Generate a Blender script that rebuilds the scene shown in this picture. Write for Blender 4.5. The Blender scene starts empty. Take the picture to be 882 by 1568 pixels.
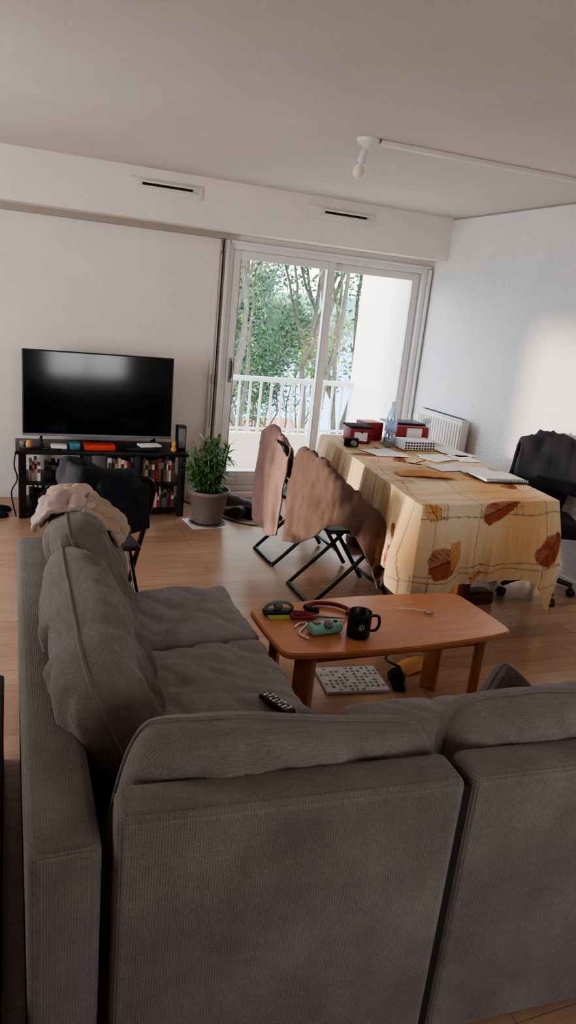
import bpy, bmesh, math, random
from mathutils import Vector, Matrix, Euler, noise
random.seed(7)
col=bpy.context.collection
# ---------------- materials ----------------
def srgb(r,g,b):
    c=lambda v:(v/255/12.92) if v/255<=.04045 else ((v/255+.055)/1.055)**2.4
    return (c(r),c(g),c(b),1)
def base(name,color,rough=.6,metal=0,spec=.5):
    m=bpy.data.materials.new(name); m.use_nodes=True
    b=m.node_tree.nodes['Principled BSDF']
    b.inputs['Base Color'].default_value=color; b.inputs['Roughness'].default_value=rough
    b.inputs['Metallic'].default_value=metal; b.inputs['Specular IOR Level'].default_value=spec
    return m,m.node_tree.nodes,m.node_tree.links,b
def mat(name,color,rough=.6,metal=0,var=.12,scale=8,bump=0,bscale=60,spec=.5,stretch=(1,1,1),trans=0):
    m,N,L,b=base(name,color,rough,metal,spec)
    tc=N.new('ShaderNodeTexCoord'); mp=N.new('ShaderNodeMapping'); mp.inputs['Scale'].default_value=stretch
    L.new(tc.outputs['Object'],mp.inputs['Vector'])
    n=N.new('ShaderNodeTexNoise'); n.inputs['Scale'].default_value=scale; n.inputs['Detail'].default_value=4
    L.new(mp.outputs[0],n.inputs['Vector'])
    r=N.new('ShaderNodeValToRGB'); c=color
    r.color_ramp.elements[0].position=.3; r.color_ramp.elements[1].position=.7
    r.color_ramp.elements[0].color=tuple(x*(1-var) for x in c[:3])+(1,)
    r.color_ramp.elements[1].color=tuple(min(1,x*(1+var)) for x in c[:3])+(1,)
    L.new(n.outputs['Fac'],r.inputs[0]); L.new(r.outputs[0],b.inputs['Base Color'])
    if bump:
        n2=N.new('ShaderNodeTexNoise'); n2.inputs['Scale'].default_value=bscale; n2.inputs['Detail'].default_value=3
        L.new(mp.outputs[0],n2.inputs['Vector'])
        bp=N.new('ShaderNodeBump'); bp.inputs['Strength'].default_value=bump; bp.inputs['Distance'].default_value=.01
        L.new(n2.outputs['Fac'],bp.inputs['Height']); L.new(bp.outputs[0],b.inputs['Normal'])
    return m
def fabric(name,color,k=1150,bump=.5,wamp=1.0,nap=.18):
    m,N,L,b=base(name,color,.95,0,.1)
    tc=N.new('ShaderNodeTexCoord')
    nz=N.new('ShaderNodeTexNoise'); nz.inputs['Scale'].default_value=5; nz.inputs['Detail'].default_value=7; nz.inputs['Roughness'].default_value=.6
    L.new(tc.outputs['Object'],nz.inputs['Vector'])
    sx=N.new('ShaderNodeSeparateXYZ'); L.new(tc.outputs['Object'],sx.inputs[0])
    tot=None
    for i in range(3):
        a=N.new('ShaderNodeMath'); a.operation='MULTIPLY'; a.inputs[1].default_value=k; L.new(sx.outputs[i],a.inputs[0])
        s=N.new('ShaderNodeMath'); s.operation='SINE'; L.new(a.outputs[0],s.inputs[0])
        if tot is None: tot=s
        else:
            t=N.new('ShaderNodeMath'); t.operation='ADD'; L.new(tot.outputs[0],t.inputs[0]); L.new(s.outputs[0],t.inputs[1]); tot=t
    mr=N.new('ShaderNodeMapRange'); mr.inputs[1].default_value=-2; mr.inputs[2].default_value=2
    mr.inputs[3].default_value=.5-.5*wamp; mr.inputs[4].default_value=.5+.5*wamp; L.new(tot.outputs[0],mr.inputs[0])
    nf=N.new('ShaderNodeTexNoise'); nf.inputs['Scale'].default_value=230; nf.inputs['Detail'].default_value=2; L.new(tc.outputs['Object'],nf.inputs['Vector'])
    ad=N.new('ShaderNodeMath'); ad.operation='ADD'; L.new(mr.outputs[0],ad.inputs[0]); L.new(nf.outputs['Fac'],ad.inputs[1])
    bp=N.new('ShaderNodeBump'); bp.inputs['Strength'].default_value=bump; bp.inputs['Distance'].default_value=.004
    L.new(ad.outputs[0],bp.inputs['Height']); L.new(bp.outputs[0],b.inputs['Normal'])
    m1=N.new('ShaderNodeMapRange'); m1.inputs[1].default_value=.2; m1.inputs[2].default_value=1.4; m1.inputs[3].default_value=.62; m1.inputs[4].default_value=1.25; L.new(ad.outputs[0],m1.inputs[0])
    m2=N.new('ShaderNodeMapRange'); m2.inputs[1].default_value=.3; m2.inputs[2].default_value=.7; m2.inputs[3].default_value=1-nap; m2.inputs[4].default_value=1+nap; L.new(nz.outputs['Fac'],m2.inputs[0])
    mm=N.new('ShaderNodeMath'); mm.operation='MULTIPLY'; L.new(m1.outputs[0],mm.inputs[0]); L.new(m2.outputs[0],mm.inputs[1])
    vm=N.new('ShaderNodeVectorMath'); vm.operation='SCALE'; vm.inputs[0].default_value=color[:3]; L.new(mm.outputs[0],vm.inputs['Scale'])
    L.new(vm.outputs[0],b.inputs['Base Color'])
    b.inputs['Sheen Weight'].default_value=.15
    return m
def vcol(name,rough=.8,bump=0):
    m,N,L,b=base(name,(1,1,1,1),rough,0,.2)
    a=N.new('ShaderNodeVertexColor'); a.layer_name='Col'; L.new(a.outputs['Color'],b.inputs['Base Color'])
    if bump:
        tc=N.new('ShaderNodeTexCoord'); n=N.new('ShaderNodeTexNoise'); n.inputs['Scale'].default_value=300; L.new(tc.outputs['Object'],n.inputs['Vector'])
        bp=N.new('ShaderNodeBump'); bp.inputs['Strength'].default_value=bump; bp.inputs['Distance'].default_value=.003; L.new(n.outputs['Fac'],bp.inputs['Height']); L.new(bp.outputs[0],b.inputs['Normal'])
    return m
M_wall=mat('wall_paint',srgb(226,216,208),.85,var=.03,scale=3,bump=.25,bscale=90)
M_rough=mat('stucco_paint',srgb(228,225,225),.9,var=.03,scale=4,bump=.9,bscale=75)
M_ceil=mat('ceiling_paint',srgb(206,198,194),.9,var=.03,scale=2,bump=.15,bscale=120)
M_trim=mat('white_trim',srgb(218,210,204),.45,var=.02)
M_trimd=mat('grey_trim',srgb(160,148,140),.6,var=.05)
M_pvc=mat('white_pvc',srgb(214,210,208),.35,var=.02)
M_black=mat('black_satin',srgb(20,20,22),.4,var=.2)
M_blackm=mat('black_metal',srgb(18,18,20),.35,.3,var=.1)
M_screen=mat('tv_screen_gloss',(.003,.003,.004,1),.10,var=.05,spec=.4)
M_seam=mat('dark_seam',srgb(25,23,22),.9)
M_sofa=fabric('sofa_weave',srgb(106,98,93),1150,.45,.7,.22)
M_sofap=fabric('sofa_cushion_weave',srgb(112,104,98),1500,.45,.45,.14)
M_sofalit=fabric('sofa_seat_lit_weave',srgb(144,137,137),1500,.35,.4,.1)  # paler copy of the sofa fabric, window light on the seats painted in
M_orange=mat('beech_wood',srgb(204,138,98),.28,var=.08,scale=5,stretch=(1,9,1))
M_dwood=mat('dark_wood',srgb(84,48,32),.45,var=.25,scale=6,stretch=(1,6,1))
M_pink=fabric('pink_wool',srgb(142,115,109),1900,.4,.4)
M_brown=fabric('brown_blanket_fabric',srgb(98,79,71),1900,.4,.4)
M_beige=fabric('beige_cloth',srgb(160,140,120),1900,.3,.4)
M_cream=fabric('cream_cloth',srgb(182,160,150),1900,.3,.4)
M_navy=mat('navy_fabric',srgb(26,27,38),.9,var=.3,bump=.3)
M_blackf=mat('black_fabric',srgb(22,22,25),.95,var=.3,bump=.3)
M_pot=mat('grey_pot',srgb(128,114,108),.7,var=.08,scale=12)
M_soil=mat('soil',srgb(50,36,26),.95,var=.4,scale=60,bump=1)
M_leaf=mat('plant_leaf',srgb(84,120,66),.5,var=.4,scale=18)
M_paper=mat('paper',srgb(228,225,222),.8,var=.04)
M_red=mat('red_card',srgb(140,30,42),.5,var=.15)
M_redor=mat('red_orange_card',srgb(200,62,40),.5,var=.2)
M_mint=mat('mint_plastic',srgb(140,195,175),.4,var=.05)
M_teal=mat('teal_print',srgb(70,128,138),.5,var=.5,scale=30)
M_cover=mat('magazine_cover',srgb(208,212,212),.4,var=.1,scale=20)
M_grey=mat('grey_plastic',srgb(120,120,122),.4,var=.1)
M_tan=mat('tan_leather',srgb(205,150,90),.6,var=.15)
M_bark=mat('bark',srgb(76,68,58),.9,var=.3,scale=9)
M_tleaf=mat('tree_leaf',srgb(112,134,54),.7,var=.35,scale=1.5)
M_tleafd=mat('dark_tree_leaf',srgb(54,84,48),.7,var=.4,scale=1.5)
M_sea=mat('sea_water',srgb(40,145,205),.35,var=.15,scale=.02)
M_hill=mat('hill',srgb(110,145,135),.95,var=.25,scale=.08)
M_grass=mat('ground_grass',srgb(80,104,56),.95,var=.35,scale=.4)
M_roof=mat('terracotta_roof',srgb(170,100,76),.9,var=.2,scale=3)
M_cav=mat('concrete_paint',srgb(236,222,210),.9,var=.05,scale=30,bump=1.0,bscale=35)
M_rail=mat('white_rail_paint',srgb(228,226,226),.4,var=.02)
# floor planks
m,N,L,b=base('laminate_floor',(1,1,1,1),.22,0,.7)
tc=N.new('ShaderNodeTexCoord'); br=N.new('ShaderNodeTexBrick'); L.new(tc.outputs['Object'],br.inputs['Vector'])
br.inputs['Scale'].default_value=1; br.inputs['Brick Width'].default_value=1.25; br.inputs['Row Height'].default_value=.125
br.inputs['Mortar Size'].default_value=.0009; br.inputs['Bias'].default_value=0
br.inputs['Color1'].default_value=srgb(186,150,124); br.inputs['Color2'].default_value=srgb(170,134,108); br.inputs['Mortar'].default_value=srgb(106,76,56)
mp=N.new('ShaderNodeMapping'); mp.inputs['Scale'].default_value=(1.5,26,1); L.new(tc.outputs['Object'],mp.inputs[0])
nz=N.new('ShaderNodeTexNoise'); nz.inputs['Scale'].default_value=2.5; nz.inputs['Detail'].default_value=8; nz.inputs['Roughness'].default_value=.65; L.new(mp.outputs[0],nz.inputs['Vector'])
mr=N.new('ShaderNodeMapRange'); mr.inputs[1].default_value=.3; mr.inputs[2].default_value=.7; mr.inputs[3].default_value=.80; mr.inputs[4].default_value=1.1; L.new(nz.outputs['Fac'],mr.inputs[0])
vm=N.new('ShaderNodeVectorMath'); vm.operation='SCALE'; L.new(br.outputs['Color'],vm.inputs[0]); L.new(mr.outputs[0],vm.inputs['Scale']); L.new(vm.outputs[0],b.inputs['Base Color'])
M_floor=m
def glassmat(name,color,rough=0,alpha=.15):
    m=bpy.data.materials.new(name); m.use_nodes=True; N=m.node_tree.nodes; L=m.node_tree.links
    for n in list(N): N.remove(n)
    o=N.new('ShaderNodeOutputMaterial'); mx=N.new('ShaderNodeMixShader'); t=N.new('ShaderNodeBsdfTransparent'); g=N.new('ShaderNodeBsdfGlossy')
    t.inputs[0].default_value=color; g.inputs['Roughness'].default_value=rough+.02; mx.inputs[0].default_value=alpha
    L.new(t.outputs[0],mx.inputs[1]); L.new(g.outputs[0],mx.inputs[2]); L.new(mx.outputs[0],o.inputs[0]); return m
M_glass=glassmat('window_glass',(.97,.98,.98,1),0,.04)
M_bottle=glassmat('bottle_plastic',(.62,.78,.88,1),.1,.34)
M_bulb=mat('bulb_frosted',srgb(225,215,195),.25,var=.02)
# ---------------- geometry helpers ----------------
def add(name,me,mat=None,parent=None,smooth=False,loc=None,rot=None):
    o=bpy.data.objects.new(name,me); col.objects.link(o)
    if mat: me.materials.append(mat)
    if smooth:
        for p in me.polygons: p.use_smooth=True
    if loc is not None: o.location=loc
    if rot is not None: o.rotation_euler=rot
    if parent: o.parent=parent
    return o
def empty(name,loc=(0,0,0),rot=(0,0,0)):
    e=bpy.data.objects.new(name,None); e.empty_display_size=.1; e.location=loc; e.rotation_euler=rot; col.objects.link(e); return e
def mesh(name,vs,fs):
    me=bpy.data.meshes.new(name); me.from_pydata([tuple(v) for v in vs],[],fs); me.update(); return me
def box(name,a,b,mt,parent=None,bev=0,rot=None,seg=3):
    c=[(i+j)/2 for i,j in zip(a,b)]; s=[abs(j-i) for i,j in zip(a,b)]
    bm=bmesh.new(); bmesh.ops.create_cube(bm,size=1); bmesh.ops.scale(bm,vec=s,verts=bm.verts)
    if bev: bmesh.ops.bevel(bm,geom=bm.edges[:],offset=min(bev,min(s)*.49),segments=seg,profile=.5,affect='EDGES')
    me=bpy.data.meshes.new(name); bm.to_mesh(me); bm.free()
    return add(name,me,mt,parent,bool(bev),c,rot)
def smoothpts(pts,n=6,closed=False):
    pts=[Vector(p) for p in pts]
    if len(pts)<3: return pts
    out=[]; m=len(pts); R=range(m if closed else m-1)
    for i in R:
        if closed: p0,p1,p2,p3=pts[i-1],pts[i],pts[(i+1)%m],pts[(i+2)%m]
        else: p0,p1,p2,p3=pts[max(i-1,0)],pts[i],pts[i+1],pts[min(i+2,m-1)]
        for k in range(n):
            t=k/n
            out.append(.5*((2*p1)+(p2-p0)*t+(2*p0-5*p1+4*p2-p3)*t*t+(3*p1-p0-3*p2+p3)*t**3))
    if not closed: out.append(pts[-1])
    return out
def tubegeo(pts,r,sides=10,closed=False,vs=None,fs=None):
    vs=[] if vs is None else vs; fs=[] if fs is None else fs
    n=len(pts); st=len(vs); up=None
    for i,p in enumerate(pts):
        if closed: t=(pts[(i+1)%n]-pts[i-1])
        else: t=pts[min(i+1,n-1)]-pts[max(i-1,0)]
        t.normalize()
        if up is None:
            up=Vector((0,0,1)) if abs(t.z)<.9 else Vector((1,0,0))
        a=(up-t*up.dot(t)); 
        if a.length<1e-5: a=t.orthogonal()
        a.normalize(); up=a; bb=t.cross(a)
        rr=r(i/(n-1)) if callable(r) else r
        for k in range(sides):
            an=2*math.pi*k/sides; vs.append(p+a*math.cos(an)*rr+bb*math.sin(an)*rr)
    for i in range(n if closed else n-1):
        j=(i+1)%n
        for k in range(sides):
            k2=(k+1)%sides; fs.append((st+i*sides+k,st+i*sides+k2,st+j*sides+k2,st+j*sides+k))
    if not closed:
        fs.append(tuple(st+k for k in range(sides))[::-1]); fs.append(tuple(st+(n-1)*sides+k for k in range(sides)))
    return vs,fs
def tube(name,pts,r,mt,parent=None,sm=6,closed=False,sides=10):
    p=smoothpts(pts,sm,closed) if sm else [Vector(q) for q in pts]
    vs,fs=tubegeo(p,r,sides,closed); return add(name,mesh(name,vs,fs),mt,parent,True)
def lathe(name,prof,loc,mt,parent=None,n=40,rot=None):
    vs=[];fs=[]
    for r,z in prof:
        for k in range(n): a=2*math.pi*k/n; vs.append((r*math.cos(a),r*math.sin(a),z))
    for i in range(len(prof)-1):
        for k in range(n): k2=(k+1)%n; fs.append((i*n+k,i*n+k2,(i+1)*n+k2,(i+1)*n+k))
    if prof[0][0]>1e-6: fs.append(tuple(range(n))[::-1])
    if prof[-1][0]>1e-6: fs.append(tuple((len(prof)-1)*n+k for k in range(n)))
    return add(name,mesh(name,vs,fs),mt,parent,True,loc,rot)
def fold(p,amp,sc,seed=0):
    q=Vector(p)*sc+Vector((seed*7.1,seed*3.3,seed))
    a=noise.noise(q); b_=noise.noise(q*2.3)
    return a*amp+(1-2.2*abs(b_))*amp*.35
def loft(name,rows,mt,parent=None,nu=8,nv=8,amp=.012,sc=9,thick=.012,seed=1,aniso=(1,1,.35)):
    rs=[smoothpts(r,nu) for r in rows]; m=len(rs[0]); cols=[]
    for j in range(m): cols.append(smoothpts([r[j] for r in rs],nv))
    n=len(cols[0]); g=[[cols[j][i].copy() for j in range(m)] for i in range(n)]
    vs=[]
    for i in range(n):
        for j in range(m):
            du=g[i][min(j+1,m-1)]-g[i][max(j-1,0)]; dv=g[min(i+1,n-1)][j]-g[max(i-1,0)][j]
            nn=du.cross(dv); nn=nn.normalized() if nn.length>1e-9 else Vector((0,0,1))
            p=g[i][j]; q=Vector((p.x*aniso[0],p.y*aniso[1],p.z*aniso[2]))
            vs.append(p+nn*fold(q,amp,sc,seed))
    fs=[(i*m+j,i*m+j+1,(i+1)*m+j+1,(i+1)*m+j) for i in range(n-1) for j in range(m-1)]
    o=add(name,mesh(name,vs,fs),mt,parent,True)
    s=o.modifiers.new('thick','SOLIDIFY'); s.thickness=thick
    return o
def pillow(name,c,w,h,t,mt,parent=None,rot=(0,0,0),seed=1,wr=.012,pw=5,edge=.022,sag=0,n=64,ex=.42,piping=True,taper=0,across=(5,11)):
    vs=[];fs=[]; 
    def side(sg):
        st=len(vs)
        for i in range(n+1):
            for j in range(n+1):
                u=-1+2*i/n; v=-1+2*j/n
                k=1-.045*(abs(u)**4*abs(v)**4)*2
                x=u*k*w/2*(1-taper*v); y=v*k*h/2*(1+sag*(1-u*u))
                th=(max(0,(1-abs(u)**pw))*max(0,(1-abs(v)**pw)))**ex
                ed=min(1-abs(u),1-abs(v)); A,B=across
                wv=noise.noise(Vector((x*A+seed*9,y*B,seed+sg)))*wr*1.3+noise.noise(Vector((x*A*2+seed,y*B*2,seed*2+sg*3)))*wr*.5
                wv+=-max(0,.25-abs(noise.noise(Vector((x*A*.9,y*B*.8+seed*5,seed)))))*wr*3.2
                wv+=-max(0,.12-abs(noise.noise(Vector((x*A*1.7+3,y*B*1.5+seed*5,seed+9)))))*wr*3.6
                z=sg*(edge/2+(t-edge)/2*th+wv*min(1,ed*7))
                yy=y+noise.noise(Vector((x*5,seed,0)))*.02*abs(v)
                vs.append((x,yy,z))
        return st
    a=side(1); b_=side(-1); m=n+1
    for i in range(n):
        for j in range(n):
            fs.append((a+i*m+j,a+(i+1)*m+j,a+(i+1)*m+j+1,a+i*m+j+1)); fs.append((b_+i*m+j,b_+i*m+j+1,b_+(i+1)*m+j+1,b_+(i+1)*m+j))
    per=[(i,0) for i in range(n)]+[(n,j) for j in range(n)]+[(i,n) for i in range(n,0,-1)]+[(0,j) for j in range(n,0,-1)]
    for q in range(len(per)):
        i,j=per[q]; k,l=per[(q+1)%len(per)]
        fs.append((a+i*m+j,b_+i*m+j,b_+k*m+l,a+k*m+l))
    e=[ (Vector(vs[a+i*m+j])+Vector(vs[b_+i*m+j]))/2 for i,j in per]
    if piping: tubegeo(e,.006,6,True,vs,fs)
    return add(name,mesh(name,vs,fs),mt,parent,True,c,rot)
def slab(name,a,b,mt,parent=None,crown=.02,wr=.006,seed=1,r=.05,n=40):
    c=Vector([(i+j)/2 for i,j in zip(a,b)]); s=Vector([abs(j-i) for i,j in zip(a,b)])
    bm=bmesh.new(); bmesh.ops.create_cube(bm,size=1); bmesh.ops.subdivide_edges(bm,edges=bm.edges[:],cuts=n,use_grid_fill=True)
    for v in bm.verts:
        p=Vector((v.co.x*s.x,v.co.y*s.y,v.co.z*s.z)); h=s/2
        q=Vector([max(-(h[i]-r),min(h[i]-r,p[i])) for i in range(3)]); d=p-q
        if d.length>1e-6: p=q+d.normalized()*r
        cx=1-(2*v.co.x)**2; cy=1-(2*v.co.y)**2
        if v.co.z>0: p.z+=crown*cx**.5*cy**.5 if cx>0 and cy>0 else 0
        w=c+p; 
        if d.length>1e-6: p+=d.normalized()*(noise.noise(Vector((w.x*5+seed,w.y*9,w.z*8)))*wr+noise.noise(Vector((w.x*12+seed,w.y*22,w.z*20)))*wr*.4-max(0,.2-abs(noise.noise(Vector((w.x*6+w.y*6,w.y*3-w.x*4,seed)))))*wr*4)
        v.co=p
    me=bpy.data.meshes.new(name); bm.to_mesh(me); bm.free()
    return add(name,me,mt,parent,True,c)
# ---------------- room ----------------
XR=3.505; YW=5.77; YB=5.52; H=2.5; XL=-2.4; YS=-1.8
box('floor',(XL-.2,YS-.2,-.12),(XR+.15,YW+.2,0),M_floor)
box('ceiling',(XL-.2,YS-.2,H),(XR+.15,YW+.2,H+.12),M_ceil)
def wall(name,boxes,mt):
    e=empty(name)
    for i,(a,b) in enumerate(boxes): box('panel_%d'%(i+1),a,b,mt,e)
wall('wall_north',[((XL-.2,YW,0),(1.60,YW+.2,H)),((1.60,YW,2.12),(3.49,YW+.2,H)),((3.49,YW,0),(XR+.15,YW+.2,H)),((1.6,YW+.07,-.1),(3.49,YW+.2,.04))],M_wall)
wall('wall_east',[((XR,YS-.2,0),(XR+.15,YW,H))],M_rough)
wall('wall_west',[((XL-.2,YS,0),(XL,2.75,H)),((XL-.2,4.05,0),(XL,YW,H)),((XL-.2,2.75,2.2),(XL,4.05,H)),((XL-.2,2.75,0),(XL,4.05,.35))],M_wall)
wall('wall_south',[((XL-.2,YS-.2,0),(.7,YS,H)),((2.1,YS-.2,0),(XR,YS,H)),((.7,YS-.2,0),(2.1,YS,.9)),((.7,YS-.2,2.1),(2.1,YS,H))],M_wall)
box('trim_beam',(XL,YB,2.16),(XR,YW,H),M_wall)
box('trim_grey_strip',(XL,5.70,2.115),(1.60,5.765,2.16),M_trimd)  # grey strip directly below the beam, along the north wall
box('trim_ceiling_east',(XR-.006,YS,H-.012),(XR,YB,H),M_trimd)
box('baseboard_north',(XL,YW-.015,0),(1.52,YW,.08),M_trim,bev=.004)
box('baseboard_east',(XR-.015,YS,0),(XR,YW,.08),M_trim,bev=.004)
# vents
for nm,x0,x1,s0,s1 in(('a',.81,1.33,.89,1.255),('b',2.18,2.76,2.316,2.68)):
    e=empty('air_vent'); box('plate',(x0,YB-.012,2.335),(x1,YB,2.43),M_trim,e,.004)
    box('hood',(s0-.03,YB-.03,2.40),(s1+.03,YB-.01,2.415),M_trim,e,.003)
    box('slot',(s0,YB-.018,2.385),(s1,YB-.010,2.401),M_seam,e)
    box('lip',(s0-.03,YB-.026,2.368),(s1+.03,YB-.01,2.382),M_trim,e,.003)
# window
w=empty('window_1')
def fr(n,x0,x1,z0,z1,y0=YW-.02,y1=YW+.07,m=M_pvc,bv=.005): box(n,(x0,y0,z0),(x1,y1,z1),m,w,bv)
fr('frame_left',1.60,1.67,.055,2.118); fr('frame_right',3.42,3.49,.055,2.118); fr('frame_top',1.67,3.42,2.05,2.118); fr('frame_bottom',1.67,3.42,.055,.11)
fr('casing_left',1.60,1.625,.06,2.11,YW-.05,YW-.021); fr('casing_top',1.64,3.48,2.095,2.115,YW-.045,YW-.021); fr('casing_right',3.465,3.49,.06,2.09,YW-.05,YW-.021)
fr('sill',1.60,3.49,.0,.054,YW-.06,YW+.06,M_trim)
def sash(n,x0,x1,y0,y1,top=2.049):
    fr(n+'_stile_l',x0,x0+.065,.112,top,y0,y1); fr(n+'_stile_r',x1-.065,x1,.112,top,y0,y1)
    fr(n+'_rail_t',x0+.065,x1-.065,1.985,top,y0,y1); fr(n+'_rail_b',x0+.065,x1-.065,.112,.235,y0,y1)
    box(n+'_glass',(x0+.06,(y0+y1)/2-.003,.23),(x1-.06,(y0+y1)/2+.003,1.99),M_glass,w)
    for a,b_ in((x0+.065,x0+.069),(x1-.069,x1-.065)): box(n+'_gasket',(a,y0-.001,.235),(b_,y0+.01,1.985),M_trimd,w)
sash('left_sash',1.672,2.57,YW-.015,YW+.022); sash('right_sash',2.51,3.418,YW+.026,YW+.062)
box('handle_plate',(1.695,YW-.03,1.0),(1.72,YW-.0155,1.2),M_grey,w,.006); tube('handle_lever',[(1.708,YW-.03,1.04),(1.708,YW-.06,1.05),(1.708,YW-.06,1.1),(1.708,YW-.06,1.16),(1.708,YW-.03,1.17)],.007,M_black,w)
s=empty('trim_1'); box('jamb_gap',(1.585,YW-.006,.05),(1.592,YW-.001,2.11),M_seam,s); box('guide',(1.53,YW-.03,.0),(1.575,YW-.001,2.112),M_trim,s,.004)
box('crank_rod',(1.553,YW-.05,.62),(1.561,YW-.04,2.03),M_trimd,s); box('latch',(1.545,YW-.06,.98),(1.57,YW-.04,1.06),M_trimd,s,.004); tube('crank_hook',[(1.558,YW-.045,2.0),(1.555,YW-.09,2.03),(1.56,YW-.05,2.10)],.006,M_grey,s)
w2=empty('window_2')  # unseen west window, opening shaped to throw the sun patch on wall_east
for a,b in(((XL-.12,2.75,.35),(XL-.06,2.81,2.2)),((XL-.12,3.99,.35),(XL-.06,4.05,2.2)),((XL-.12,2.81,2.14),(XL-.06,3.99,2.2)),((XL-.12,2.81,.35),(XL-.06,3.99,.41))): box('frame',a,b,M_pvc,w2)
w3=empty('window_3')
for a,b in(((.7,YS-.12,.9),(.76,YS-.06,2.1)),((2.04,YS-.12,.9),(2.1,YS-.06,2.1)),((.76,YS-.12,2.04),(2.04,YS-.06,2.1)),((.76,YS-.12,.9),(2.04,YS-.06,.96)),((1.37,YS-.12,.96),(1.43,YS-.06,2.04))): box('frame',a,b,M_pvc,w3)
# ceiling light
cl=empty('ceiling_light_bulb',(1.70,3.58,H))
lathe('rose',[(0,-.045),(.02,-.045),(.03,-.03),(.055,-.022),(.06,-.005),(.06,0)],(0,0,0),M_trim,cl)
tube('cord',[(0,0,-.03),(-.012,-.005,-.05),(-.02,-.01,-.07)],.006,M_trim,cl)
bl=empty('bulb_part'); bl.parent=cl; bl.location=(-.02,-.012,-.06); bl.rotation_euler=(.1,.16,0)
lathe('socket',[(0,0),(.016,0),(.019,-.008),(.019,-.04),(.022,-.045),(.022,-.055),(0,-.055)],(0,0,0),M_trim,bl)
lathe('bulb',[(.013,-.05),(.014,-.062),(.022,-.075),(.030,-.092),(.031,-.105),(.025,-.122),(.012,-.131),(0,-.133)],(0,0,0),M_bulb,bl)
box('trim_ceiling_conduit',(1.755,3.505,H-.026),(XR,3.535,H),M_trim,bev=.004,rot=(0,0,-.035))
# radiator
r=empty('radiator')
box('body',(3.40,4.78,.17),(3.47,5.46,.9),M_trim,r,.01)
for i in range(17): y=4.80+i*.04; box('rib_%d'%i,(3.392,y,.2),(3.405,y+.024,.87),M_trim,r,.005,seg=2)
box('top_grille',(3.395,4.775,.895),(3.475,5.465,.912),M_trim,r,.005)
for i in range(22): y=4.795+i*.03; box('vent_%d'%i,(3.41,y,.911),(3.46,y+.012,.914),M_seam,r)
tube('pipe',[(3.44,4.80,.2),(3.44,4.76,.18),(3.44,4.74,.1),(3.44,4.74,0)],.01,M_trim,r); lathe('valve',[(0,0),(.02,0),(.022,.05),(0,.06)],(3.44,4.74,.2),M_trim,r)
for y in(4.9,5.34): box('bracket',(3.46,y,.3),(3.505,y+.03,.8),M_trim,r)
# ---------------- balcony & outside ----------------
b=empty('balcony')
box('slab',(-1,YW+.2,-.15),(3.43,7.0,.0),M_cav,b)
box('parapet',(-1,6.85,0),(3.43,6.97,.37),M_cav,b); box('side_wall',(3.43,YW+.2,-.15),(3.7,6.97,2.6),M_cav,b)
rl=empty('balcony_railing')
box('top_rail',(-1,6.88,.90),(3.43,6.93,.95),M_rail,rl,.005); box('low_rail',(-1,6.895,.40),(3.43,6.92,.425),M_rail,rl)
x=-.95
while x<3.4: box('bar',(x,6.897,.37),(x+.022,6.917,.91),M_rail,rl); x+=.115
box('ground_garden',(-60,7.5,-9.2),(80,45,-9),M_grass)
box('ground_sea',(-300,45,-9.3),(700,600,-9.1),M_sea)
vs=[];fs=[];n=60
for i in range(n+1):
    x=-150+i*12; h=8+9*noise.noise(Vector((i*.13,1,0)))+3*noise.noise(Vector((i*.5,3,0)))+ (8 if i<32 else 0)
    vs+=[(x,380,-9.05),(x+3,400,h-5),(x,440,-9.05)]
for i in range(n):
    for k in range(2): fs.append((i*3+k,i*3+k+1,(i+1)*3+k+1,(i+1)*3+k))
add('ground_distant_hill',mesh('hill',vs,fs),M_hill,None,True)
def house(x,y,rz,wx,wy):
    e=empty('distant_house',(x,y,-9),(0,0,rz)); box('walls',(-wx,-wy,0),(wx,wy,3.4),M_cav,e)
    vs=[(-wx-.4,-wy-.4,3.4),(wx+.4,-wy-.4,3.4),(wx+.4,wy+.4,3.4),(-wx-.4,wy+.4,3.4),(-wx-.4,0,4.8),(wx+.4,0,4.8)]
    add('roof',mesh('roof',vs,[(0,1,5,4),(2,3,4,5),(0,4,3),(1,2,5),(3,2,1,0)]),M_roof,e)
house(12.0,36,.3,2.4,2.2)
def tree(name,base_,h,spread,nleaf,lm,lsz,seed,depth=6,lean=(0,0),tr=.012,sp=.22):
    random.seed(seed); e=empty(name); vs=[];fs=[];tips=[]
    def rec(p,d,l,rad,k):
        pts=[p.copy()]; q=p.copy(); dd=d.copy()
        for s in range(4):
            dd=(dd+Vector((random.uniform(-.16,.16),random.uniform(-.16,.16),random.uniform(-.05,.12)))).normalized(); q=q+dd*l/4; pts.append(q.copy())
            if k>=2: tips.append((q.copy(),dd.copy()))
        tubegeo(pts,lambda t:rad*(1-.35*t),5,False,vs,fs)
        if k>=depth: return
        for c in range(3 if (k<2 or random.random()<.35) else 2):
            a=Vector((random.uniform(-1,1),random.uniform(-1,1),random.uniform(-.3,.6)))
            nd=(dd+a*spread).normalized(); rec(q,nd,l*random.uniform(.68,.86),rad*.64,k+1)
    rec(Vector(base_),Vector((lean[0],lean[1],1)).normalized(),h*.36,h*tr,0)
    add('branches',mesh('br',vs,fs),M_bark,e,True)
    lv=[];lf=[]
    for i in range(nleaf):
        p,d=random.choice(tips); s=lsz*random.uniform(.6,1.3)
        c=p+Vector((random.gauss(0,sp),random.gauss(0,sp),random.gauss(0,sp*.8)))
        a=Vector((random.gauss(0,1),random.gauss(0,1),random.gauss(0,1))).normalized(); b2=a.orthogonal().normalized()
        k=len(lv); lv+=[c-a*s,c+b2*s*.5,c+a*s,c-b2*s*.5]; lf.append((k,k+1,k+2,k+3))
    add('leaves',mesh('lv',lv,lf),lm,e)
tree('tree',(4.9,13.5,-9),13.5,.62,24000,M_tleaf,.046,3)
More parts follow.
